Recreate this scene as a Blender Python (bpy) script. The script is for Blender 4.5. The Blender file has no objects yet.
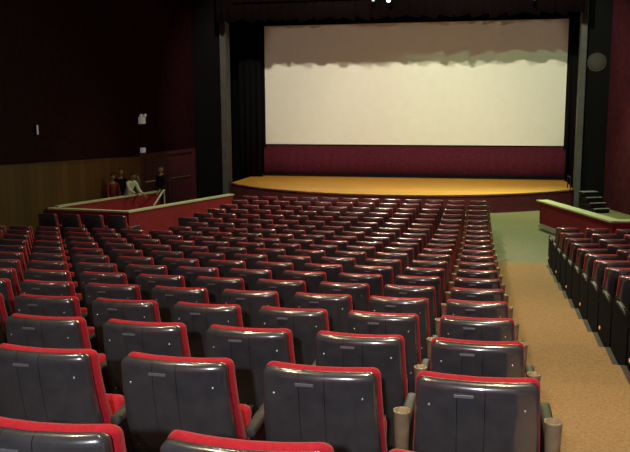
import bpy, bmesh, math, random
from mathutils import Vector, Matrix
random.seed(7)
PI = math.pi
scene = bpy.context.scene
col = scene.collection
SCALE = 1.07            # everything is laid out in units of 1.07 m and scaled once at the end

# ------------------------------------------------------------------ materials
def mat(name, base, rough=.6, spec=.5, metal=0., noise=0., nscale=40., bump=0., bscale=200., coat=0., emit=None, estr=0., sheen=0.):
    m = bpy.data.materials.new(name); m.use_nodes = True
    nt = m.node_tree; b = nt.nodes['Principled BSDF']
    b.inputs['Base Color'].default_value = (*base, 1)
    b.inputs['Roughness'].default_value = rough
    b.inputs['Specular IOR Level'].default_value = spec
    b.inputs['Metallic'].default_value = metal
    b.inputs['Coat Weight'].default_value = coat; b.inputs['Coat Roughness'].default_value = .13; b.inputs['Coat IOR'].default_value = 1.9
    b.inputs['Sheen Weight'].default_value = sheen
    tc = nt.nodes.new('ShaderNodeTexCoord')
    if noise > 0:
        n = nt.nodes.new('ShaderNodeTexNoise'); n.inputs['Scale'].default_value = nscale; n.inputs['Detail'].default_value = 6
        r = nt.nodes.new('ShaderNodeMapRange')
        r.inputs['From Min'].default_value = .3; r.inputs['From Max'].default_value = .7
        r.inputs['To Min'].default_value = 1 - noise; r.inputs['To Max'].default_value = 1 + noise
        mx = nt.nodes.new('ShaderNodeVectorMath'); mx.operation = 'SCALE'; mx.inputs[0].default_value = base
        nt.links.new(tc.outputs['Object'], n.inputs['Vector'])
        nt.links.new(n.outputs['Fac'], r.inputs['Value'])
        nt.links.new(r.outputs['Result'], mx.inputs['Scale'])
        nt.links.new(mx.outputs['Vector'], b.inputs['Base Color'])
    if bump > 0:
        n2 = nt.nodes.new('ShaderNodeTexNoise'); n2.inputs['Scale'].default_value = bscale; n2.inputs['Detail'].default_value = 4
        bp = nt.nodes.new('ShaderNodeBump'); bp.inputs['Strength'].default_value = bump; bp.inputs['Distance'].default_value = .01
        nt.links.new(tc.outputs['Object'], n2.inputs['Vector'])
        nt.links.new(n2.outputs['Fac'], bp.inputs['Height'])
        nt.links.new(bp.outputs['Normal'], b.inputs['Normal'])
    if emit:
        b.inputs['Emission Color'].default_value = (*emit, 1); b.inputs['Emission Strength'].default_value = estr
    return m

def vinyl():
    m = mat('charcoal vinyl', (.067, .064, .070), .30, .8, noise=.18, nscale=14, bump=.04, bscale=260, coat=1.0)
    nt = m.node_tree; b = nt.nodes['Principled BSDF']
    # two faint upright seams stitched into the vinyl
    tc = nt.nodes.new('ShaderNodeTexCoord'); sx = nt.nodes.new('ShaderNodeSeparateXYZ')
    nt.links.new(tc.outputs['Object'], sx.inputs[0])
    off = nt.nodes.new('ShaderNodeMath'); off.operation = 'ADD'; off.inputs[1].default_value = .02
    nt.links.new(sx.outputs['X'], off.inputs[0])
    ab = nt.nodes.new('ShaderNodeMath'); ab.operation = 'ABSOLUTE'; nt.links.new(off.outputs[0], ab.inputs[0])
    d = nt.nodes.new('ShaderNodeMath'); d.operation = 'SUBTRACT'; d.inputs[1].default_value = .05; nt.links.new(ab.outputs[0], d.inputs[0])
    a2 = nt.nodes.new('ShaderNodeMath'); a2.operation = 'ABSOLUTE'; nt.links.new(d.outputs[0], a2.inputs[0])
    lt = nt.nodes.new('ShaderNodeMath'); lt.operation = 'LESS_THAN'; lt.inputs[1].default_value = .0013; nt.links.new(a2.outputs[0], lt.inputs[0])
    mx = nt.nodes.new('ShaderNodeMix'); mx.data_type = 'RGBA'
    src = b.inputs['Base Color'].links[0].from_socket
    nt.links.new(lt.outputs[0], mx.inputs['Factor']); nt.links.new(src, mx.inputs['A'])
    mx.inputs['B'].default_value = (.007, .007, .009, 1)
    nt.links.new(mx.outputs['Result'], b.inputs['Base Color'])
    return m

def wood(name, base, plank=.12, axis='X', rough=.35, contrast=.35, spec=.5):
    m = mat(name, base, rough, spec)
    nt = m.node_tree; b = nt.nodes['Principled BSDF']
    tc = nt.nodes.new('ShaderNodeTexCoord'); sx = nt.nodes.new('ShaderNodeSeparateXYZ'); nt.links.new(tc.outputs['Object'], sx.inputs[0])
    dv = nt.nodes.new('ShaderNodeMath'); dv.operation = 'DIVIDE'; dv.inputs[1].default_value = plank; nt.links.new(sx.outputs[axis], dv.inputs[0])
    fl = nt.nodes.new('ShaderNodeMath'); fl.operation = 'FLOOR'; nt.links.new(dv.outputs[0], fl.inputs[0])
    fr = nt.nodes.new('ShaderNodeMath'); fr.operation = 'FRACT'; nt.links.new(dv.outputs[0], fr.inputs[0])
    wn = nt.nodes.new('ShaderNodeTexWhiteNoise'); wn.noise_dimensions = '1D'; nt.links.new(fl.outputs[0], wn.inputs['W'])
    mp = nt.nodes.new('ShaderNodeMapping'); mp.inputs['Scale'].default_value = (30, 2, 2) if axis == 'X' else (2, 30, 2); nt.links.new(tc.outputs['Object'], mp.inputs[0])
    ns = nt.nodes.new('ShaderNodeTexNoise'); ns.inputs['Scale'].default_value = 2; ns.inputs['Detail'].default_value = 5; nt.links.new(mp.outputs[0], ns.inputs['Vector'])
    ad = nt.nodes.new('ShaderNodeMath'); ad.operation = 'ADD'; nt.links.new(wn.outputs['Value'], ad.inputs[0]); nt.links.new(ns.outputs['Fac'], ad.inputs[1])
    mr = nt.nodes.new('ShaderNodeMapRange'); mr.inputs['From Max'].default_value = 2
    mr.inputs['To Min'].default_value = 1 - contrast; mr.inputs['To Max'].default_value = 1 + contrast; nt.links.new(ad.outputs[0], mr.inputs['Value'])
    gr = nt.nodes.new('ShaderNodeMath'); gr.operation = 'GREATER_THAN'; gr.inputs[1].default_value = .04; nt.links.new(fr.outputs[0], gr.inputs[0])
    g2 = nt.nodes.new('ShaderNodeMapRange'); g2.inputs['To Min'].default_value = .55; nt.links.new(gr.outputs[0], g2.inputs['Value'])
    ml = nt.nodes.new('ShaderNodeMath'); ml.operation = 'MULTIPLY'; nt.links.new(mr.outputs[0], ml.inputs[0]); nt.links.new(g2.outputs[0], ml.inputs[1])
    sc = nt.nodes.new('ShaderNodeVectorMath'); sc.operation = 'SCALE'; sc.inputs[0].default_value = base; nt.links.new(ml.outputs[0], sc.inputs['Scale'])
    nt.links.new(sc.outputs['Vector'], b.inputs['Base Color'])
    return m

M = {}
M['vinyl'] = vinyl()
M['red'] = mat('red upholstery', (.50, .012, .026), .75, .25, noise=.16, nscale=60, bump=.15, bscale=500, sheen=.12)
M['black'] = mat('black painted steel', (.007, .006, .008), .5, .4)
M['arm'] = mat('dark worn armrest', (.065, .060, .053), .6, .25, noise=.2, nscale=20)
M['cup'] = mat('brown plastic cup holder', (.30, .21, .12), .4, .5, noise=.15, nscale=25)
M['plate'] = mat('brushed metal plate', (.20, .20, .22), .35, .5, metal=.3)
M['rivet'] = mat('steel rivet', (.75, .74, .72), .3, .5, metal=.7)
M['amber'] = mat('amber aisle light', (.5, .25, .06), .4, emit=(1, .45, .1), estr=.5)
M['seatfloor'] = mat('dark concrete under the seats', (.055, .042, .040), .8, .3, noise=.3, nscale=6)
M['carpet'] = mat('tan carpet', (.38, .245, .122), .95, .1, noise=.22, nscale=45, bump=.3, bscale=300)
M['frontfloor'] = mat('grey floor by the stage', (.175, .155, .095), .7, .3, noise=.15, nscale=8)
M['stage'] = wood('golden stage boards', (.74, .36, .055), .14, 'Y', .42, .22)
M['maroon'] = mat('maroon apron', (.105, .022, .030), .7, .3, noise=.2, nscale=10)
M['skirt'] = mat('maroon skirt cloth', (.085, .014, .027), .9, .1, noise=.2, nscale=10)
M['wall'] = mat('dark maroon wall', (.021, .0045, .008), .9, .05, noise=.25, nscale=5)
M['ceil'] = mat('dark ceiling', (.03, .025, .028), .9, .2)
M['wains'] = wood('brown wood panelling', (.110, .046, .016), .32, 'Y', .6, .3, .1)
M['door'] = mat('dark maroon door', (.085, .017, .028), .6, .3, noise=.15, nscale=6)
M['drape'] = mat('black drape', (.006, .0055, .007), .98, .1)
M['valance'] = mat('dark red valance', (.004, .002, .0025), .98, .03)
M['screen'] = mat('white cinema screen', (.80, .79, .74), .9, .1, noise=.02, nscale=3)
M['pillar'] = mat('grey pillar', (.075, .072, .072), .7, .3, noise=.15, nscale=5)
M['parapet'] = mat('red parapet', (.38, .021, .040), .75, .25, noise=.15, nscale=5)
M['cap'] = mat('cream painted cap', (.72, .66, .46), .5, .4, noise=.08, nscale=6)
M['metal'] = mat('pale metal rail', (.90, .88, .82), .35, .5)
M['tread'] = mat('grey step nosing', (.20, .20, .19), .6, .3)
M['disc'] = mat('brown speaker cover', (.06, .048, .045), .8, .2)
M['white'] = mat('white fixture plastic', (.75, .75, .68), .5, .4, emit=(1, .97, .85), estr=.09)
M['lampbody'] = mat('black lamp housing', (.02, .02, .02), .5, .4)
M['skin'] = mat('skin', (.50, .30, .22), .6, .4)
M['skindark'] = mat('tanned skin', (.36, .20, .14), .6, .4)
M['hair'] = mat('dark hair', (.012, .009, .008), .6, .4)
M['hairbrown'] = mat('brown hair', (.05, .028, .015), .6, .4)
M['white_cloth'] = mat('white shirt cloth', (.80, .78, .70), .85, .2)
M['black_cloth'] = mat('black cloth', (.012, .012, .014), .9, .2)
M['rust_cloth'] = mat('rust red cloth', (.20, .045, .03), .9, .2)
M['olive_cloth'] = mat('olive cloth', (.16, .13, .055), .9, .2)
M['jeans'] = mat('dark trousers', (.018, .018, .025), .9, .2)
M['eye'] = mat('eye', (.02, .015, .012), .2, .6)
M['brass'] = mat('door handle metal', (.45, .38, .22), .35, .5, metal=.8)

# ------------------------------------------------------------------ mesh helpers
def link(name, bm, m, parent=None, smooth=False, loc=None):
    me = bpy.data.meshes.new(name)
    bmesh.ops.recalc_face_normals(bm, faces=bm.faces[:])
    bm.to_mesh(me); bm.free()
    for x in (m if isinstance(m, (list, tuple)) else [m]): me.materials.append(x)
    if smooth:
        for p in me.polygons: p.use_smooth = True
    o = bpy.data.objects.new(name, me); col.objects.link(o)
    if parent: o.parent = parent
    if loc: o.location = loc
    return o

def add_box(bm, x0, x1, y0, y1, z0, z1, bev=0., mi=0, mtx=None):
    vs = [bm.verts.new((x, y, z)) for x in (x0, x1) for y in (y0, y1) for z in (z0, z1)]
    fs = [bm.faces.new([vs[i] for i in f]) for f in ((0,1,3,2),(4,6,7,5),(0,4,5,1),(2,3,7,6),(0,2,6,4),(1,5,7,3))]
    for f in fs: f.material_index = mi
    if mtx is not None:
        for v in vs: v.co = mtx @ v.co
    if bev > 0:
        es = list({e for f in fs for e in f.edges})
        r = bmesh.ops.bevel(bm, geom=es, offset=bev, segments=2, affect='EDGES', profile=.5)
        for f in r['faces']: f.material_index = mi
    return bm

def loft(bm, rings, cap=True, mi=0, closed=True):
    R = [[bm.verts.new(p) for p in r] for r in rings]
    n = len(R[0])
    for a, b in zip(R[:-1], R[1:]):
        for i in range(n if closed else n - 1):
            f = bm.faces.new((a[i], a[(i+1) % n], b[(i+1) % n], b[i])); f.material_index = mi
    if cap:
        for r in (R[0], R[-1]):
            try:
                f = bm.faces.new(r); f.material_index = mi
            except ValueError: pass
    return bm

def add_lathe(bm, prof, n=24, mtx=None, mi=0, cap=True):
    rings = []
    for r, z in prof:
        ring = [Vector((r*math.cos(2*PI*i/n), r*math.sin(2*PI*i/n), z)) for i in range(n)]
        rings.append([mtx @ p for p in ring] if mtx is not None else ring)
    return loft(bm, rings, cap, mi)

def add_tube(bm, pts, r, n=10, mi=0):
    pts = [Vector(p) for p in pts]; rings = []
    for i, p in enumerate(pts):
        t = (pts[min(i+1, len(pts)-1)] - pts[max(i-1, 0)]).normalized()
        a = t.orthogonal().normalized() if abs(t.z) > .98 else t.cross(Vector((0, 0, 1))).normalized()
        b = t.cross(a)
        rr = r[i] if isinstance(r, (list, tuple)) else r
        rings.append([p + a*rr*math.cos(2*PI*k/n) + b*rr*math.sin(2*PI*k/n) for k in range(n)])
    return loft(bm, rings, True, mi)

def add_sphere(bm, c, r, mi=0, seg=16, sc=(1, 1, 1)):
    m4 = Matrix.Translation(c) @ Matrix.Diagonal((sc[0]*r, sc[1]*r, sc[2]*r, 1))
    q = bmesh.ops.create_uvsphere(bm, u_segments=seg, v_segments=max(6, seg*2//3), radius=1, matrix=m4)
    for v in q['verts']:
        for f in v.link_faces: f.material_index = mi
    return bm

def add_prism(bm, poly, z0, z1, mi=0):
    n = len(poly)
    f0 = (lambda i: z0[i]) if isinstance(z0, (list, tuple)) else (lambda i: z0)
    f1 = (lambda i: z1[i]) if isinstance(z1, (list, tuple)) else (lambda i: z1)
    return loft(bm, [[(p[0], p[1], f0(i)) for i, p in enumerate(poly)], [(p[0], p[1], f1(i)) for i, p in enumerate(poly)]], True, mi)

def add_wall(bm, a, b, t, z0a, z1a, z0b=None, z1b=None, mi=0):
    """upright slab from a to b, t thick to its left side; z may differ at both ends"""
    z0b = z0a if z0b is None else z0b; z1b = z1a if z1b is None else z1b
    a = Vector(a); b = Vector(b); d = (b - a).normalized(); nn = Vector((-d.y, d.x)) * t
    P = [a, b, b + nn, a + nn]
    return add_prism(bm, P, [z0a, z0b, z0b, z0a], [z1a, z1b, z1b, z1a], mi)

def tag(o, label=None, cat=None, group=None, kind=None):
    if label: o['label'] = label
    if cat: o['category'] = cat
    if group: o['group'] = group
    if kind: o['kind'] = kind
    return o

def thing(name, label, cat, loc=(0, 0, 0), rz=0., group=None):
    o = bpy.data.objects.new(name, None); col.objects.link(o)
    o.location = loc; o.rotation_euler = (0, 0, rz); o.empty_display_size = .1
    return tag(o, label, cat, group)

def struct(name, bm, m, smooth=False):
    return tag(link(name, bm, m, None, smooth), kind='structure')

# ------------------------------------------------------------------ the rake
EYE = 3.67
HB = .92                                         # height of a seat back
TAB = [(-6, -.9), (-3, -.20), (.85, .60), (1.865, .858), (2.88, 1.0), (3.89, 1.17), (4.91, 1.33), (5.92, 1.48), (6.94, 1.625), (7.95, 1.76), (8.97, 1.888), (9.98, 2.008),
       (11, 2.12), (12.02, 2.23), (13.03, 2.335), (14.05, 2.43), (15.06, 2.515), (16.1, 2.585), (17.1, 2.64), (18.1, 2.68),
       (19.1, 2.71), (20.15, 2.73), (21.15, 2.74), (22.2, 2.75), (60, 2.75)]
def rake(d):
    for (a, b), (c, e) in zip(TAB[:-1], TAB[1:]):
        if d <= c: return EYE - HB - (b + (e - b) * (d - a) / (c - a))
    return 0.
def row_y(n): return 2.88 + 1.015 * (n - 1)
NR = 21
def terrace(n): return rake(row_y(n))
def edge(n): return row_y(n) - .10               # a terrace starts a little behind the seat backs

# ------------------------------------------------------------------ shell of the hall
XL, XR = -11.4, 4.9
ZC = 8.3
YB = -2.6
def stepped(bm, x0f, x1f, ymax_step):
    """solid of terraces between x0f(y) and x1f(y); beyond ymax_step it follows the smooth rake"""
    prof = []
    n = -4
    while edge(n) < ymax_step:
        prof += [(max(edge(n), YB), terrace(n)), (max(min(edge(n + 1), ymax_step), YB), terrace(n))]
        n += 1
    y = ymax_step
    while y < 32.6:
        prof.append((y, max(0, rake(y)))); y += 1.0
    prof.append((32.6, 0))
    prof = [p for i, p in enumerate(prof) if i == 0 or (abs(p[0]-prof[i-1][0]) > 1e-6 or abs(p[1]-prof[i-1][1]) > 1e-6)]
    a = [bm.verts.new((x0f(y), y, z)) for y, z in prof]; b = [bm.verts.new((x1f(y), y, z)) for y, z in prof]
    for i in range(len(prof) - 1): bm.faces.new((a[i], b[i], b[i+1], a[i+1]))
    a2 = [bm.verts.new((x0f(y), y, -.4)) for y, z in prof]; b2 = [bm.verts.new((x1f(y), y, -.4)) for y, z in prof]
    for i in range(len(prof) - 1):
        for q in ((a[i], a[i+1], a2[i+1], a2[i]), (b[i], b2[i], b2[i+1], b[i+1]), (a2[i], a2[i+1], b2[i+1], b2[i])):
            try: bm.faces.new(q)
            except ValueError: pass
    return bm
ax0 = lambda y: .37 - .0105 * y
ax1 = lambda y: 1.30
def split_front(o, y0):
    o.data.materials.append(M['frontfloor'])
    for p in o.data.polygons:
        if p.center.y > y0: p.material_index = 1
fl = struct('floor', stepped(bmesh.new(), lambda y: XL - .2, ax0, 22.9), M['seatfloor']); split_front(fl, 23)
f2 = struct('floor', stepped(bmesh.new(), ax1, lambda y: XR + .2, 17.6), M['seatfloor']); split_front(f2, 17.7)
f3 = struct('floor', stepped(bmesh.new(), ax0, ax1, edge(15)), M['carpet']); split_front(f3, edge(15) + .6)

PL, PR = (-11.45, 25.0), (-10.62, 28.1)           # the doorway wall runs between these
YP = 28.3                                        # proscenium plane
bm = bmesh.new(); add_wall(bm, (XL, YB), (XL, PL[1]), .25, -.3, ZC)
wl = struct('wall_left', bm, M['wall'])
bm = bmesh.new()
add_wall(bm, PL, PR, .25, 1.90, ZC)
struct('wall_left_splay', bm, M['wall'])
bm = bmesh.new(); add_wall(bm, (XR, YB), (XR, 25.2), -.25, -.3, ZC); add_wall(bm, (XR, 25.2), (3.86, YP), -.25, -.3, ZC)
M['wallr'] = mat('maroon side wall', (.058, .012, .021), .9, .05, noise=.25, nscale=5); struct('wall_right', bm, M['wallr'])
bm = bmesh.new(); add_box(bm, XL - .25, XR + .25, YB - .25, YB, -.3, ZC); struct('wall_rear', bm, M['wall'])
bm = bmesh.new(); add_box(bm, XL - .25, XR + .25, 32.6, 32.85, -.3, ZC); struct('wall_back', bm, M['drape'])
bm = bmesh.new(); add_box(bm, XL - .25, XR + .25, YB - .25, 32.85, ZC, ZC + .2); struct('ceiling', bm, M['ceil'])
bm = bmesh.new(); add_box(bm, -11.5, -9.56, YP, YP + .25, -.3, ZC); struct('wall_front_left', bm, M['drape'])
bm = bmesh.new(); add_box(bm, 3.08, 5.1, YP, YP + .25, -.3, ZC); struct('wall_front_right', bm, M['drape'])
# proscenium pillars and the header between them
def pillar(x0, x1, name):
    bm = bmesh.new(); add_box(bm, x0, x1, YP - .22, YP + .3, 0, ZC, .02); struct(name, bm, M['pillar'])
pillar(-9.56, -9.34, 'trim_1'); pillar(2.88, 3.08, 'trim_2')
bm = bmesh.new(); add_box(bm, -9.33, 2.87, 27.15, 27.5, 7.0, ZC); add_box(bm, -9.33, 2.87, 27.10, 27.15, 7.0, 7.12); struct('trim_3', bm, M['ceil'])

# wood wainscot on the left wall, falling with the rake
bm = bmesh.new()
ya, yb = 6.0, 24.9
add_wall(bm, (XL, yb), (XL, ya), .05, -.1, 1.78, .2, 2.58)
struct('trim_4', bm, M['wains'])
bm = bmesh.new(); add_wall(bm, (XL, yb), (XL, ya), .075, 1.78, 1.82, 2.58, 2.62); struct('trim_5', bm, M['wains'])

# double exit door in the splayed wall
dv = Vector((PR[0]-PL[0], PR[1]-PL[1])); dl = dv.length; ang = math.atan2(dv.y, dv.x)
dr = bpy.data.objects.new('door_1', None); col.objects.link(dr); dr.location = (PL[0], PL[1], 0); dr.rotation_euler = (0, 0, ang); dr['kind'] = 'structure'
bm = bmesh.new(); add_box(bm, 0, .18, -.04, .25, 0, 1.9, .01); add_box(bm, dl-.18, dl, -.04, .25, 0, 1.9, .01); add_box(bm, .18, dl-.18, -.04, .25, 1.78, 1.9, .01)
link('door_frame', bm, M['door'], dr)
for k in range(2):
    bm = bmesh.new(); h = (dl - .36) / 2
    x0 = .18 + k*h
    add_box(bm, x0+.006, x0+h-.006, .04, .09, .01, 1.775, .008)
    for za, zb in ((.18, .82), (.98, 1.62)): add_box(bm, x0+.18, x0+h-.18, .03, .045, za, zb, .006)
    lf = link('door_leaf', bm, M['door'], dr)
    bm = bmesh.new(); xb = x0 + (h-.16 if k == 0 else .16)
    add_tube(bm, [(x0+.15, .0, .92), (x0+h-.15, .0, .92)], .018); add_box(bm, x0+.15, x0+.19, -.0, .05, .89, .95); add_box(bm, x0+h-.19, x0+h-.15, -.0, .05, .89, .95)
    link('push_bar', bm, M['brass'], lf)

# ------------------------------------------------------------------ stage, screen, drapes
st = thing('stage', 'low curved stage with golden wooden boards and maroon apron under the screen', 'stage')
HS = .62
arc = []
for i in range(25):
    x = -9.3 + (2.86 + 9.3) * i / 24
    arc.append((x, 25.55 + 8.3 - math.sqrt(8.3**2 - (x + 3.15)**2)))
bm = bmesh.new(); add_prism(bm, [(x, y) for x, y in arc] + [(2.86, 32.3), (-9.3, 32.3)], HS - .05, HS)
link('stage_floor', bm, M['stage'], st)
bm = bmesh.new(); add_prism(bm, [(x, y + .04) for x, y in arc] + [(2.86, 32.3), (-9.3, 32.3)], 0, HS - .05)
link('apron', bm, M['maroon'], st)
bm = bmesh.new()
for (a, b) in zip(arc[:-1], arc[1:]): add_prism(bm, [a, b, (b[0], b[1]+.03), (a[0], a[1]+.03)], HS-.05, HS-.004)
link('stage_edge', bm, M['maroon'], st)

YS = 31.3
sc_ = thing('cinema_screen', 'wide pale cinema screen above the stage with a jagged shadow across its top', 'screen', (0, YS, 0))
bm = bmesh.new(); add_box(bm, -8.78, 2.76, 0, .04, 1.90, 6.53); link('screen_sheet', bm, M['screen'], sc_)
bm = bmesh.new()
add_box(bm, -8.9, -8.78, -.03, .08, 1.8, 6.65); add_box(bm, 2.76, 2.88, -.03, .08, 1.8, 6.65); add_box(bm, -8.78, 2.76, -.03, .08, 6.53, 6.65)
link('screen_frame', bm, M['drape'], sc_)

def pleated(x0, x1, z0, z1, amp, wl, t=.03, zj=None, nx=None, phase=0.):
    bm = bmesh.new(); n = nx or max(12, int((x1-x0)/wl*12)); fr = []; bk = []
    for i in range(n + 1):
        x = x0 + (x1-x0)*i/n; y = amp*math.sin(2*PI*x/wl+phase) + amp*.35*math.sin(2*PI*x/wl*.37+1)
        zb = z0 + (zj(x) if zj else 0)
        fr.append((bm.verts.new((x, y, zb)), bm.verts.new((x, y, z1)))); bk.append((bm.verts.new((x, y+t, zb)), bm.verts.new((x, y+t, z1))))
    for i in range(n):
        a, b, c, d = fr[i], fr[i+1], bk[i+1], bk[i]
        bm.faces.new((a[0], b[0], b[1], a[1])); bm.faces.new((d[0], d[1], c[1], c[0]))
        bm.faces.new((a[0], d[0], c[0], b[0])); bm.faces.new((a[1], b[1], c[1], d[1]))
    for e in (0, n): bm.faces.new((fr[e][0], fr[e][1], bk[e][1], bk[e][0]))
    return bm
o = tag(link('skirt_curtain', pleated(-8.9, 2.86, HS+.0, 1.89, .012, .35), M['skirt'], None, True, (0, 31.4, 0)),
        'maroon cloth skirt hanging between the cinema screen and the stage boards', 'curtain')
bm = bmesh.new(); add_box(bm, -8.85, 2.84, 31.28, 31.33, HS, HS + .13); tag(link('kick_rail', bm, M['drape']), 'dark low rail along the back edge of the stage below the maroon skirt', 'rail')
tag(link('side_drape', pleated(-9.75, -8.80, HS, 7.4, .05, .24), M['drape'], None, True, (0, 30.8, 0)), 'black pleated drape beside the screen on the exit door side', 'drape', 'black masking drapes')
tag(link('side_drape', pleated(2.80, 3.75, HS, 7.4, .05, .24), M['drape'], None, True, (0, 30.8, 0)), 'black pleated drape beside the screen on the stage steps side', 'drape', 'black masking drapes')
# ragged valance hanging from the header; its shadow falls on the screen
rv = random.Random(3)
sw, xs = [], -9.4
while xs < 3.0:
    wdt = rv.uniform(.35, .62); sw.append((xs, wdt, rv.uniform(.10, .20), rv.choice((-1, 1)))); xs += wdt
def jag(x):
    for a, wd, dp, s in sw:
        if a <= x <= a + wd:
            u = (x - a) / wd
            if s < 0: u = 1 - u
            return -dp * (u**.8 * (1 - max(0, (u - .86) / .14))) + .04
    return 0
tag(link('valance', pleated(-9.3, 2.84, 6.35, 7.35, .02, .28, .02, jag, 900), M['valance'], None, True, (0, 27.05, 0)),
    'dark red valance with a ragged hem hanging above the front of the stage', 'valance')

# stage steps and hand rail
ss = thing('stage_steps', 'dark steps with grey edges climbing to the end of the stage', 'steps', (3.42, 26.75, 0), .42)
bm = bmesh.new(); dz = .155
for k in range(4): add_box(bm, -.02, .50, k*.24, 1.0, k*dz if k else 0, (k+1)*dz - .025)
link('step_body', bm, M['black'], ss)
for k in range(4):
    bm = bmesh.new(); add_box(bm, -.03, .51, k*.24 - .03, k*.24 + .08 if k < 3 else 1.0, (k+1)*dz - .025, (k+1)*dz, .006); link('tread', bm, M['tread'], ss)
hr = thing('hand_rail', 'short dark hand rail at the top of the stage steps', 'hand rail', (2.72, 27.75, HS))
bm = bmesh.new(); add_tube(bm, [(0, 0, 0), (0, 0, .42)], .018); add_tube(bm, [(-.02, .75, 0), (-.02, .75, .42)], .018)
link('post', bm, M['black'], hr)
bm = bmesh.new(); add_tube(bm, [(0, -.05, .42), (-.01, .35, .43), (-.02, .8, .42)], .02); link('rail', bm, M['black'], hr)

# round cover on the front wall, right
rc = thing('wall_speaker', 'round brown speaker cover high on the dark wall beyond the stage steps', 'speaker', (3.43, YP - .0, 4.83))
mx = Matrix.Rotation(PI/2, 4, 'X')
bm = bmesh.new(); add_lathe(bm, [(.31, 0), (.31, .03), (.29, .05), (.27, .045)], 32, mx); link('rim', bm, M['disc'], rc)
bm = bmesh.new(); add_lathe(bm, [(.27, .0), (.27, .04), (.18, .065), (.05, .075), (.01, .075)], 32, mx); link('grille', bm, M['disc'], rc, True)

# ------------------------------------------------------------------ parapets
def parapet(name, label, pts, top, t, base_cream=False, cap_w=.24):
    root = thing(name, label, 'parapet')
    bm = bmesh.new(); bc = bmesh.new(); bb = bmesh.new()
    P = [Vector(p) for p in pts]
    def offs(w):
        L = []; Rr = []
        for i, p in enumerate(P):
            d1 = (P[i] - P[i-1]).normalized() if i else (P[1]-P[0]).normalized()
            d2 = (P[i+1] - P[i]).normalized() if i < len(P)-1 else d1
            n1 = Vector((-d1.y, d1.x)); n2 = Vector((-d2.y, d2.x)); m = (n1+n2).normalized(); k = 1/max(.5, m.dot(n1))
            L.append(p + m*w*k); Rr.append(p - m*w*k)
        return L, Rr
    def strip(b, w, zs0, zs1, ext=0.):
        L, Rr = offs(w)
        if ext:
            for S in (L, Rr):
                d = (P[0]-P[1]).normalized()*ext; S[0] = S[0] + d
        rings = []
        for i in range(len(P)): rings.append([(L[i].x, L[i].y, zs0[i]), (Rr[i].x, Rr[i].y, zs0[i]), (Rr[i].x, Rr[i].y, zs1[i]), (L[i].x, L[i].y, zs1[i])])
        loft(b, rings)
    gz = [max(-.02, rake(p.y) - .05) for p in P]
    strip(bm, t/2, gz, [z - .04 for z in top]); link('parapet_wall', bm, M['parapet'], root)
    strip(bc, cap_w/2, [z - .04 for z in top], top, .03); link('cap', bc, M['cap'], root)
    if base_cream:
        strip(bb, t/2 + .02, [max(0, g) for g in gz], [max(0, g) + .13 for g in gz], .01); link('baseboard', bb, M['cap'], root)
    return root
parapet('parapet', 'red parapet with a cream cap before the stage steps, bending toward the side wall', [(1.56, 23.55), (2.98, 19.85), (4.86, 20.05)], [.8, .8, .8], .14, True, .34)
parapet('parapet', 'long red parapet with a cream cap bending behind the dim seats to the wood panelling', [(-7.72, 23.45), (-9.2, 19.3), (-11.30, 19.0)], [.8, .8, .88], .14, False, .2)
parapet('parapet', 'red inner parapet with a cream cap in front of the people by the exit', [(-10.3, 23.9), (-11.28, 19.35)], [.8, .88], .12, False, .16)
h2 = thing('hand_rail', 'bright white sloping hand rail at the open end of the inner red parapet', 'hand rail', (-9.98, 23.6, 0))
bm = bmesh.new(); add_tube(bm, [(-.05, .12, .78), (-.02, .05, .86), (0, -.05, .86), (.06, -.55, .70), (.12, -1.1, .52)], .028); link('rail', bm, M['metal'], h2, True)
bm = bmesh.new(); add_tube(bm, [(-.05, .12, 0), (-.05, .12, .80)], .022); link('post', bm, M['metal'], h2)
bm = bmesh.new(); add_tube(bm, [(.12, -1.08, 0), (.12, -1.08, .53)], .022); link('post', bm, M['metal'], h2)

# ------------------------------------------------------------------ wall fixtures
s1 = thing('wall_sconce', 'slim white upright sconce alone on the dark wall above the wood panelling', 'wall light', (XL, 18.75, 2.93))
bm = bmesh.new(); add_box(bm, 0, .04, -.03, .03, -.14, .14, .01); link('back_plate', bm, M['black'], s1)
bm = bmesh.new(); add_box(bm, .04, .07, -.02, .02, -.12, .12, .008); link('diffuser', bm, M['white'], s1)
nrm = Vector((dv.y, -dv.x)).normalized()
e1 = thing('emergency_light', 'white emergency light with two small heads high above the exit', 'emergency light', (PL[0]+dv.x*.02+nrm.x*.0, PL[1]+dv.y*.02, 3.05), ang)
bm = bmesh.new(); add_box(bm, -.0, .22, -.14, 0, -.16, .06, .015); link('lamp_body', bm, M['white'], e1)
for q in (.01, .21):
    bm = bmesh.new(); add_lathe(bm, [(.025, -.02), (.03, 0), (.055, .06), (.05, .065)], 16, Matrix.Translation((q, -.09, .12)) @ Matrix.Rotation(PI/2, 4, 'X')); add_tube(bm, [(q, -.07, .04), (q, -.07, .12)], .012)
    link('lamp_head', bm, M['white'], e1)
e2 = thing('exit_sign', 'small pale box sign just above the corner of the exit doorway', 'sign', (PL[0]+dv.x*.03, PL[1]+dv.y*.03, 2.0), ang)
bm = bmesh.new(); add_box(bm, 0, .2, -.09, 0, -.08, .09, .012); link('sign_case', bm, M['white'], e2)
bm = bmesh.new(); add_box(bm, .015, .185, -.096, -.088, -.06, .07, .004); link('sign_face', bm, M['white'], e2)

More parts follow.
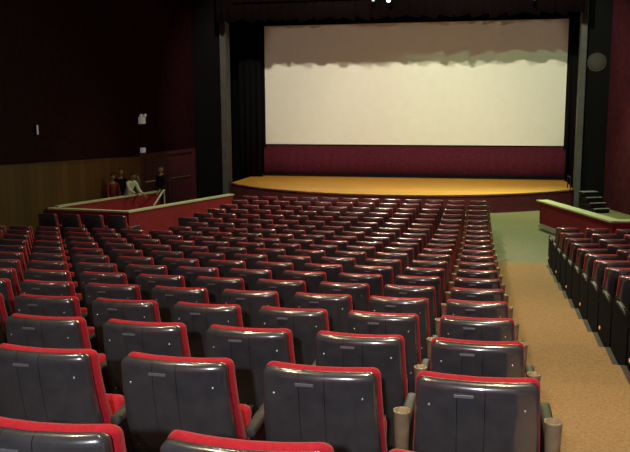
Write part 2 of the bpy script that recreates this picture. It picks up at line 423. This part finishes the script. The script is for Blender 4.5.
# ------------------------------------------------------------------ theatre seats
def sring(w, tk, n, e, bul, c, m0, nrmv):
    """one super-elliptic cross-section: x across, m along the seat normal; bul bends it round the sitter"""
    out = []
    for i in range(n):
        a = 2*PI*i/n; ca, sa = math.cos(a), math.sin(a)
        x = w*math.copysign(abs(ca)**(2/e), ca); m = tk/2*math.copysign(abs(sa)**(2/e), sa) + m0
        y0 = bul*(1-(x/.24)**2)
        out.append((x, c[0] + nrmv[0]*(m + y0), c[1] + nrmv[1]*(m + y0)))
    return out
def back_pt(s):      # point of the back's centre sheet in (y,z), and the backward normal
    y = .185*(1-s)**1.6; z = .25 + .655*s
    dy = -.185*1.6*max(1-s, 0)**.6; dz = .655; l = math.hypot(dy, dz)
    return (y, z), (-dz/l, dy/l)
def back_solid(w_top, w_bot, tk, m0, s0, s1, r, e, n=40, bul=.028, belly=0.):
    bm = bmesh.new(); rings = []; H = .655
    ss = [s0 + (s1-s0)*i/14*.93 for i in range(15)] + [s1 - (s1-s0)*.07*(1-math.sin(PI/2*i/8)) for i in range(1, 9)]
    roll = tk*.46
    for s in [s0 + 0.0] + ss[1:]:
        c, nv = back_pt(min(s, 1.0))
        if s > 1.0: c = (c[0]-(s-1)*.0, c[1]+(s-1)*H)
        u = (s-s0)/(s1-s0)
        w = w_bot + (w_top-w_bot)*u
        dtop = (s1-s)*H
        if dtop < r: w = w - r + math.sqrt(max(0, r*r-(r-dtop)**2))
        t = tk
        if dtop < roll: t = tk*max(.04, math.sqrt(max(0, 1-((roll-dtop)/roll)**2)))
        tt = t + belly*max(0, 1-u*1.7)
        rings.append(sring(w, tt, n, e, bul, c, m0 - (tt-t)/2, nv))
    return loft(bm, rings)

def build_seat(label, cat):
    root = thing('theatre_seat', label, cat)
    sh = link('back_shell', back_solid(.219, .244, .058, .0, .0, 1.0, .032, 7, 40, .045), M['vinyl'], root, True)
    for sx, s in ((-.172, .86), (.172, .86), (-.185, .42), (.185, .42)):
        c, nv = back_pt(s); m = .029 + .045*(1-(sx/.24)**2) + .001
        bm = bmesh.new(); add_sphere(bm, (sx, c[0]+nv[0]*m, c[1]+nv[1]*m), .0055, 0, 10, (1, .6, 1))
        link('rivet', bm, M['rivet'], sh, True)
    c, nv = back_pt(.935); m = .029 + .045 + .001
    ang_ = math.atan2(nv[1], -nv[0])
    bm = bmesh.new(); add_box(bm, -.082, -.010, -.002, .003, -.006, .006, .0015, 0, Matrix.Translation((0, c[0]+nv[0]*m, c[1]+nv[1]*m)) @ Matrix.Rotation(ang_, 4, 'X'))
    link('name_plate', bm, M['plate'], sh)
    link('back_cushion', back_solid(.227, .252, .055, -.057, .10, .998, .040, 5, 40, .045, .03), M['red'], root, True)
    # tipped up seat cushion and its pan
    T = Matrix.Translation((0, .255, .34)) @ Matrix.Rotation(math.radians(72), 4, 'X')
    bm = bmesh.new(); add_box(bm, -.225, .225, 0, .27, .0, .085, .03, 0, T); link('seat_cushion', bm, M['red'], root, True)
    bm = bmesh.new(); add_box(bm, -.22, .22, .0, .265, -.035, -.003, .012, 0, T); link('seat_pan', bm, M['black'], root)
    return root

def arm_mesh():
    bm = bmesh.new()
    rings = []
    for y, z, hw, hh in ((.06, .585, .018, .014), (.075, .59, .022, .02), (.2, .595, .024, .022), (.5, .590, .024, .022), (.60, .582, .024, .02), (.625, .578, .018, .014)):
        rings.append([(hw*math.copysign(abs(math.cos(a))**.6, math.cos(a)), y, z+hh*math.copysign(abs(math.sin(a))**.6, math.sin(a))) for a in [2*PI*i/16 for i in range(16)]])
    return loft(bm, rings)
def cup_mesh():
    bm = bmesh.new(); T = Matrix.Translation((0, .030, .575))
    add_lathe(bm, [(.020, 0), (.027, .01), (.030, .10), (.032, .16), (.034, .165), (.034, .172), (.029, .172), (.027, .09), (.024, .03), (.002, .025)], 24, T)
    return bm
def stand_mesh(full):
    bm = bmesh.new(); t = .014
    if full:
        poly = [(.05, 0), (.60, 0), (.66, .06), (.67, .46), (.62, .56), (.10, .57), (.06, .54), (.14, .3)]
    else:
        poly = [(.20, .03), (.42, .03), (.42, .36), (.60, .50), (.60, .56), (.10, .57), (.10, .50), (.20, .36)]
    loft(bm, [[(-t, y, z) for y, z in poly], [(t, y, z) for y, z in poly]])
    add_box(bm, -.026, .026, .12, .50, 0, .03, .006)
    return bm

O1 = ['', 'first', 'second', 'third', 'fourth', 'fifth', 'sixth', 'seventh', 'eighth', 'ninth', 'tenth', 'eleventh', 'twelfth', 'thirteenth', 'fourteenth',
      'fifteenth', 'sixteenth', 'seventeenth', 'eighteenth', 'nineteenth', 'twentieth', 'twenty-first']
proto = build_seat('x', 'theatre seat')
arm0 = link('armrest', arm_mesh(), M['arm'], None, True)
cup0 = link('cup_holder', cup_mesh(), M['cup'], None, True)
leg0 = link('side_stand', stand_mesh(False), M['black'], None)
end0 = link('end_panel', stand_mesh(True), M['black'], None)
bm = bmesh.new(); P_ = [(-.04, .0), (.86, 0), (.88, .06), (.88, .50), (.82, .60), (.10, .62), (.05, .60), (-.06, .50)]
loft(bm, [[(-.014, y, z) for y, z in P_], [(.014, y, z) for y, z in P_]])
M['panel'] = mat('dark carpeted end panel', (.012, .009, .010), .95, .04)
side0 = link('end_panel', bm, M['panel'], None)
bm = bmesh.new(); add_lathe(bm, [(.022, 0), (.022, .006), (.014, .012), (.002, .013)], 16, Matrix.Translation((-.015, .70, .12)) @ Matrix.Rotation(-PI/2, 4, 'Y'))
dot0 = link('aisle_light', bm, M['amber'], None)
PROTO_PARTS = [(c, list(c.children)) for c in proto.children]

def copy_to(o, parent, x=0.):
    c = o.copy(); col.objects.link(c); c.parent = parent; c.location = (x, 0, 0); return c
def place_seat(x, y, z, label, group, arms, rz=0.):
    r = proto.copy(); col.objects.link(r); r.location = (x, y, z); r.rotation_euler = (0, 0, rz)
    tag(r, label, 'theatre seat', group)
    for c, kids in PROTO_PARTS:
        p = copy_to(c, r)
        for k in kids:
            if y < 7.5 or not k.name.startswith('rivet'): copy_to(k, p)
    for ax, kind in arms:
        a = copy_to(arm0, r, ax)
        if kind in ('end', 'cup'): copy_to(cup0, a, -.010 if ax > 0 else .012)
        e = copy_to({'end': end0, 'light': side0, 'side': side0}.get(kind, leg0), r, ax)
        if kind == 'light': copy_to(dot0, e)
    return r

PITCH = .592
nseat = 0
last_k = {}
for n in range(0, NR):
    d = row_y(n); lim = max(-.667*d - .45, -10.75)
    if n >= 16: lim = max(lim, -7.0)
    k = 0; c_ = 0
    row = 'nearest row' if n == 0 else f'{O1[n+1]} row from the camera'
    if n == NR - 1: row = 'row nearest the stage'
    if n == NR - 2: row = 'row second from the stage'
    if n == NR - 3: row = 'row third from the stage'
    while True:
        x = .015 - .0105*d - PITCH*k
        if x <= lim: break
        if (n == 15 and -8.0 < x < -7.0) or (n in (13, 14) and x < -6.3): k += 1; continue      # gangway in front of the parapet
        pos = 'beside the carpeted aisle' if k == 0 else f'{O1[c_+1]} seat from the aisle'
        place_seat(x, d, terrace(n), f'red edged charcoal theatre seat, {pos}, in {row}', 'theatre seats in the main block', ([(.288, 'end'), (-.290, 'cup')] if k == 0 else [] if k == 1 else [(.29, '')]))
        nseat += 1; k += 1; c_ += 1
XB = 1.66
for n in range(5, 16):
    d = row_y(n); k = 0
    while XB + PITCH*k - .29 < .164*d + .35 and XB + PITCH*k < 4.6:
        fr = 16 - n
        row = 'row nearest the red parapet' if fr == 1 else f'{O1[fr]} row from the red parapet'
        pos = 'right at its edge' if k == 0 else f'{O1[k+1]} in from it'
        arms = [(.29, '')] + ([(-.29, 'light' if n % 2 == 1 else 'side')] if k == 0 else [])
        place_seat(XB + PITCH*k, d, terrace(n), f'dim theatre seat across the aisle, {pos}, {row}', 'theatre seats across the aisle', arms)
        nseat += 1; k += 1
print('seats', nseat)
for c, kids in PROTO_PARTS:
    for k in kids: bpy.data.objects.remove(k)
    bpy.data.objects.remove(c)
for q in (proto, arm0, cup0, leg0, end0, dot0, side0): bpy.data.objects.remove(q)

# ------------------------------------------------------------------ people at the exit
def skin_obj(name, joints, edges, m, parent, sub=2, root_i=0):
    me = bpy.data.meshes.new(name); me.from_pydata([j[0] for j in joints], edges, []); me.update()
    o = bpy.data.objects.new(name, me); col.objects.link(o)
    o.modifiers.new('s', 'SKIN'); 
    me.skin_vertices.new() if not me.skin_vertices else None
    for i, j in enumerate(joints):
        sv = me.skin_vertices[0].data[i]; r = j[1]; sv.radius = r if isinstance(r, tuple) else (r, r); sv.use_root = (i == root_i)
    sm = o.modifiers.new('u', 'SUBSURF'); sm.levels = sub; sm.render_levels = sub
    dg = bpy.context.evaluated_depsgraph_get(); me2 = bpy.data.meshes.new_from_object(o.evaluated_get(dg))
    bpy.data.objects.remove(o); me2.name = name
    me2.materials.clear(); me2.materials.append(m)
    for p in me2.polygons: p.use_smooth = True
    o = bpy.data.objects.new(name, me2); col.objects.link(o); o.parent = parent
    return o

def person(label, loc, rz, H, top_m, leg_m, skin_m, hair_m, lean=0., arms=((0.05, 0.02), (.05, .02)), turn=0., jacket=False):
    """arms: per side (forward swing of upper arm, elbow bend) in radians; faces local -Y"""
    root = thing('person', label, 'person', loc, rz)
    u = H / 7.5
    hip = Vector((0, 0, H*.52))
    def up(h, y=0.):       # a point h above the hip on the leaning spine
        return hip + Vector((0, -math.sin(lean)*h + y*math.cos(lean), math.cos(lean)*h + y*math.sin(lean)))
    J = []; E = []
    def J_(p, r, par=None):
        J.append((tuple(p), r)); i = len(J)-1
        if par is not None: E.append((par, i))
        return i
    pel = J_(hip, (u*.62, u*.42)); 
    wai = J_(up(u*.75), (u*.52, u*.38), pel); che = J_(up(u*1.6), (u*.62, u*.42), wai); shl = J_(up(u*2.2), (u*.42, u*.32), che)
    nek = J_(up(u*2.52), u*.22, shl); 
    nk2 = J_(up(u*2.75), u*.21, nek)
    hands = {}; armpts = {}
    for sgn, (sw_, bend) in zip((-1, 1), arms):
        sh = up(u*2.2) + Vector((sgn*u*.82, 0, 0)); a = J_(sh, u*.24, shl)
        ea = sw_ ; el = sh + Vector((sgn*u*.18, -math.sin(ea)*u*1.4, -math.cos(ea)*u*1.4)); b = J_(el, u*.19, a)
        wa = sw_ + bend; wr = el + Vector((-sgn*u*.1*min(1, bend), -math.sin(wa)*u*1.15, -math.cos(wa)*u*1.15)); c = J_(wr, u*.12, b)
        dr_ = (wr - el).normalized(); side = Vector((1, 0, 0)); pm = wr + dr_*u*.38; dd = J_(pm, (u*.17, u*.09), c)
        nrm_ = dr_.cross(side).normalized()
        for q, (off, ln) in enumerate(((-.12, .30), (-.04, .38), (.04, .36), (.12, .28))):
            k1 = pm + side*off*u*1.1 + dr_*u*.16; k2 = k1 + dr_*ln*u*.55 - nrm_*u*.06; k3 = k2 + dr_*ln*u*.45 - nrm_*u*.10
            f1 = J_(k1, u*.05, dd); f2 = J_(k2, u*.045, f1); J_(k3, u*.035, f2)
        t1 = J_(wr + dr_*u*.15 - side*sgn*u*.16, u*.06, c); J_(wr + dr_*u*.42 - side*sgn*u*.26, u*.045, t1)
        armpts[sgn] = (sh, el, wr)
    legpts = {}
    for sgn in (-1, 1):
        h = hip + Vector((sgn*u*.42, 0, -u*.25)); a = J_(h, u*.40, pel)
        kn = Vector((sgn*u*.46, -u*.06, H*.285)); b = J_(kn, u*.27, a)
        an = Vector((sgn*u*.5, u*.05, H*.05)); c = J_(an, u*.15, b); t = J_(Vector((sgn*u*.55, -u*.7, u*.13)), (u*.16, u*.13), c)
        legpts[sgn] = (h, kn, an)
    body = skin_obj('body', J, E, skin_m, root, 2)
    # head with nose, ears, brows and eyes merged into the body mesh
    bm = bmesh.new(); bm.from_mesh(body.data)
    hc = up(u*3.27); ft = Matrix.Translation(hc) @ Matrix.Rotation(turn, 4, 'Z') @ Matrix.Rotation(lean*.5, 4, 'X')
    hb = bmesh.new(); bmesh.ops.create_uvsphere(hb, u_segments=28, v_segments=20, radius=1)
    for v in hb.verts:
        x, y, z = v.co
        w_ = .36*(1 - .22*max(0, -z)**1.5); d_ = .43
        v.co = Vector((x*w_*u, y*d_*u - max(0, -z)*u*.04, z*.52*u))
        if y < -.55 and abs(x) < .22 and -.35 < z < .18: v.co.y -= u*.075*(1-abs(x)/.22)*(.35+max(0, .2-z))      # nose
        if y < -.5 and .05 < z < .24 and .18 < abs(x) < .5: v.co.y += u*.03                                        # eye sockets
        if y < -.6 and -.52 < z < -.40 and abs(x) < .3: v.co.y -= u*.018                                           # lips
    for s in (-1, 1): add_sphere(hb, (s*u*.36, u*.03, -u*.02), u*.11, 0, 10, (.4, .75, 1.1))
    for v in hb.verts: v.co = ft @ v.co
    tmp = bpy.data.meshes.new('t'); hb.to_mesh(tmp); hb.free(); bm.from_mesh(tmp); bpy.data.meshes.remove(tmp)
    bm.to_mesh(body.data); bm.free()
    for p in body.data.polygons: p.use_smooth = True
    bm = bmesh.new()
    for s in (-1, 1): add_sphere(bm, ft @ Vector((s*u*.135, -u*.375, u*.07)), u*.05, 0, 10)
    link('eyes', bm, M['eye'], root, True)
    bm = bmesh.new(); bmesh.ops.create_uvsphere(bm, u_segments=24, v_segments=18, radius=1)
    for v in bm.verts:
        x, y, z = v.co
        k = 1.0 if (z > .42 or (y > -.1 and z > -.35)) else .86
        v.co = ft @ Vector((x*.385*u*k, y*.455*u*k + u*.02, z*.55*u*k + u*.01))
    link('hair', bm, hair_m, root, True)
    # clothing: a shell a little larger than the body
    g = u*.07; J2 = []; E2 = []
    def K(p, r, par=None):
        J2.append((tuple(p), r)); i = len(J2)-1
        if par is not None: E2.append((par, i))
        return i
    a0 = K(up(-u*.62), (u*.70+g, u*.50+g)); a1 = K(up(u*.75), (u*.56+g, u*.42+g), a0); a2 = K(up(u*1.6), (u*.64+g, u*.46+g), a1); a3 = K(up(u*2.22), (u*.44+g, u*.34+g), a2); K(up(u*2.45), u*.27, a3)
    for s in (-1, 1):
        sh, el, wr = armpts[s]; b = K(sh, u*.28+g*.5, a3); c = K(el, u*.22+g*.6, b); K(el + (wr-el)*.92, u*.16+g*.6, c)
    skin_obj('jacket' if jacket else 'shirt', J2, E2, top_m, root, 2)
    J2.clear(); E2.clear()
    a0 = K(hip + Vector((0, 0, u*.25)), (u*.60+g*.6, u*.42+g*.6))
    for s in (-1, 1):
        h, kn, an = legpts[s]; b = K(h, u*.43, a0); c = K(kn, u*.31, b); K(an + Vector((0, 0, u*.05)), u*.24, c)
    skin_obj('trousers', J2, E2, leg_m, root, 2)
    for s in (-1, 1):
        bm = bmesh.new(); an = legpts[s][2]; rings = []
        for yy, w_, h_ in ((.30, .10, .14), (.24, .19, .26), (0, .2, .42), (-.35, .22, .26), (-.65, .23, .2), (-.9, .17, .15), (-.98, .06, .09)):
            rings.append([(an.x + s*u*.04 + w_*u*math.cos(q), yy*u + u*.05, max(0.002, h_*u*(.5+.5*math.sin(q)))) for q in [2*PI*i/14 for i in range(14)]])
        loft(bm, rings); link('shoe', bm, M['black'], root, True)
    return root
person('person in black standing apart in front of the exit doors', (-10.22, 23.98, 0), -.5, 1.56, M['black_cloth'], M['jeans'], M['skin'], M['hair'], 0, ((.1, .4), (.15, .75)), .1, True)
person('person in a white shirt leaning forward behind the inner red parapet', (-10.78, 22.68, 0), 1.2, 1.50, M['white_cloth'], M['jeans'], M['skindark'], M['hair'], .38, ((.55, .75), (.4, .7)), 0)
person('person in olive standing just past the white shirt by the exit', (-10.93, 23.78, 0), -1.1, 1.47, M['olive_cloth'], M['jeans'], M['skindark'], M['hairbrown'], .05, ((.15, .6), (.1, .2)), -.2)
person('person in dark clothes between the white shirt and the rust top', (-11.14, 22.97, 0), .2, 1.54, M['black_cloth'], M['jeans'], M['skindark'], M['hair'], 0, ((.1, .2), (.05, .15)), .3, True)
person('person in a rust red top against the wood panelling', (-11.10, 22.30, 0), .9, 1.44, M['rust_cloth'], M['jeans'], M['skindark'], M['hair'], .04, ((.1, .3), (.1, .3)), 0)

# ------------------------------------------------------------------ lamps
def spot(name, loc, target, energy, color, size_deg, blend=.4, radius=.08):
    L = bpy.data.lights.new(name, 'SPOT'); L.energy = energy; L.color = color; L.spot_size = math.radians(size_deg); L.spot_blend = blend; L.shadow_soft_size = radius
    o = bpy.data.objects.new(name, L); col.objects.link(o); o.location = loc
    o.rotation_euler = (Vector(target) - Vector(loc)).to_track_quat('-Z', 'Y').to_euler(); return o
def lamp_thing(name, label, cat, loc, target, lens_m, r=.10, ln=.26, group=None, drop=None):
    root = thing(name, label, cat, loc, 0, group)
    d = (Vector(target) - Vector(loc)).normalized(); q = d.to_track_quat('Z', 'Y').to_matrix().to_4x4()
    bm = bmesh.new(); add_lathe(bm, [(r*.5, -ln), (r*.85, -ln*.9), (r, -ln*.5), (r, .0), (r*1.08, .02), (r*1.08, .035), (r*.95, .035), (r*.93, -.02)], 24, q); link('housing', bm, M['lampbody'], root)
    bm = bmesh.new(); add_lathe(bm, [(r*.9, -.015), (r*.9, .0), (r*.5, .012), (.003, .016)], 24, q); link('lens', bm, lens_m, root, True)
    if drop:
        bm = bmesh.new(); add_tube(bm, [(0, 0, r*.9), (0, 0, drop)], .012); link('hanger', bm, M['lampbody'], root)
    return root
def lens(name, c, s): return mat(name, (.8, .8, .8), .2, emit=c, estr=s)
WARM, GREEN, WHITE = (1., .80, .50), (.35, 1., .62), (.92, .94, 1.)
# the bar in front of the stage
bar = thing('lighting_bar', 'thin dark lighting bar hung across the front of the stage', 'lighting bar', (0, 26.4, 7.05))
bm = bmesh.new(); add_tube(bm, [(-8.5, 0, 0), (2.2, 0, 0)], .025); link('pipe', bm, M['lampbody'], bar)
for x in (-8, -3, 2):
    bm = bmesh.new(); add_tube(bm, [(x, 0, 0), (x, 0, ZC-7.06)], .012); link('drop_rod', bm, M['lampbody'], bar)
barlamps = [(-3.75, 6.82, GREEN, 'green lens', 1.6, 'stage lamp with a green glow beside the bright white lamp'),
            (-3.25, 6.80, (1, .93, .82), 'white lens', 30, 'brightest white stage lamp on the lighting bar'),
            (1.28, 6.72, GREEN, 'green lens two', 1.6, 'single green stage lamp above the end of the screen near the stage steps')]
for x, z, c, nm, s, lb in barlamps:
    lamp_thing('stage_lamp', lb, 'lamp', (x, 26.4, z), (x*.8, 18.5, .5), lens(nm, c, s), .065 if s > 5 else .05, .2, 'stage lamps on the lighting bar', 7.02 - z)
spot('bar_white', (-3.25, 26.3, 6.76), (-3.0, 14.5, 1.0), 2600, (1, .86, .68), 84, .7, .15)
spot('bar_green', (-3.75, 26.3, 6.78), (-3.0, 16.5, .5), 700, GREEN, 110, .6, .12)
spot('bar_green_aisle', (1.28, 26.3, 6.68), (1.0, 19.0, .2), 2100, (.80, 1., .42), 150, .6)
# flood lamps high in the ceiling that light stage and screen
for i, x in enumerate((-7.2, -3.2, .8)):
    lamp_thing('flood_lamp', ('ceiling flood lamp on the exit door side', 'ceiling flood lamp over the middle of the seats', 'ceiling flood lamp on the aisle side')[i], 'lamp',
               (x, 21.6, 8.03), (x*.9, 31.3, 2.0), lens('flood lens %d' % i, WARM, 5), .14, .3, 'ceiling flood lamps', .27)
    spot('flood', (x, 21.7, 8.0), (x*.85 - .3, 31.3, 2.2), 1450, (1., .93, .68), 80, .5, .03)
lamp_thing('flood_lamp', 'greenish ceiling flood lamp nearest the aisle, behind the other floods', 'lamp', (1.2, 19.4, 8.03), (.6, 31.3, 2.5), lens('flood lens green', GREEN, 4), .14, .3, 'ceiling flood lamps', .27)
spot('flood_green', (1.2, 19.5, 8.0), (1.9, 31.3, 3.4), 800, (.5, 1., .45), 58, .6, .05)
# projector behind the camera, added to brighten the shaded upper screen
pj = thing('fill_projector', 'projector added in the rear wall to brighten the upper screen', 'fill_projector', (-3.0, YB, 5.4))
bm = bmesh.new(); add_box(bm, -.35, .35, 0, .35, -.2, .2, .02); link('fill_projector_body', bm, M['lampbody'], pj)
bm = bmesh.new(); add_lathe(bm, [(.09, .3), (.09, .42), (.07, .42), (.06, .38)], 24, Matrix.Rotation(-PI/2, 4, 'X')); link('fill_projector_lens', bm, M['plate'], pj)
spot('screen_fill_light', (-3.0, YB + .5, 5.4), (-3.0, 31.3, 4.2), 3600, (1., .84, .70), 21, .15, .03)
# house lamps in the ceiling
house = [(.75, 3.2, 950, WARM, 76, 'ceiling lamp over the top of the aisle'), (.75, 8.5, 950, WARM, 76, 'ceiling lamp over the middle of the aisle'),
         (.75, 13.5, 800, WARM, 80, 'ceiling lamp over the foot of the aisle'), (-9.0, 21.5, 420, WARM, 62, 'ceiling lamp over the exit corner')]
for j, y in enumerate((2.5, 6.0, 9.5, 13.0, 16.5, 20.0)):
    house.append((-2.7, y, 330, WARM, 92, ('hindmost', 'second', 'third', 'fourth', 'fifth', 'foremost')[j] + ' ceiling lamp in the line over the middle of the main block'))
    if j % 2: house.append((-6.2, y, 200, WARM, 66, ('', 'hindmost', '', 'middle', '', 'foremost')[j] + ' ceiling lamp in the short line toward the panelled wall'))
for i, (x, y, e, c, a, lb) in enumerate(house):
    lamp_thing('house_downlight', lb, 'lamp', (x, y, ZC - .05), (x, y, 0), lens('house lens %d' % i, c, 5), .13, .04, 'house lamps')
    spot('house', (x, y, ZC - .12), (x, y, 0), e, c, a, .7, .12)
# white lamp added behind the camera, standing in for a camera flash
lamp_thing('flash_stand_in', 'white lamp added behind the camera in place of its flash', 'lamp', (.15, YB + .3, 4.75), (-.6, 4.5, 2.3), lens('flash stand-in lens', WHITE, 5), .12, .28, None)
spot('flash_stand_in_light', (.15, YB + .36, 4.73), (-.9, 5.0, 2.2), 760, WHITE, 120, .6, .07)

w = bpy.data.worlds.new('world'); scene.world = w; w.use_nodes = True
w.node_tree.nodes['Background'].inputs[0].default_value = (.5, .4, .45, 1); w.node_tree.nodes['Background'].inputs[1].default_value = .0

# ------------------------------------------------------------------ camera
cam = bpy.data.cameras.new('camera'); co = bpy.data.objects.new('camera', cam); col.objects.link(co)
cam.sensor_width = 36; cam.lens = 800/630*36; cam.clip_end = 200; cam.clip_start = .05
yaw, pit, rol = map(math.radians, (12.2, 9.0, -.3))
co.location = (0, 0, EYE)
co.rotation_euler = (Matrix.Rotation(yaw, 3, 'Z') @ Matrix.Rotation(PI/2 - pit, 3, 'X') @ Matrix.Rotation(rol, 3, 'Z')).to_euler()
scene.camera = co

# one uniform scale for the whole place
for o in list(scene.objects):
    if o.parent is None:
        o.location = o.location * SCALE
        if o.type in ('MESH', 'EMPTY'): o.scale = (SCALE,)*3
vs = scene.view_settings
vs.view_transform = 'Standard'; vs.look = 'None'; vs.gamma = 1; vs.exposure = 0.0; vs.use_curve_mapping = False
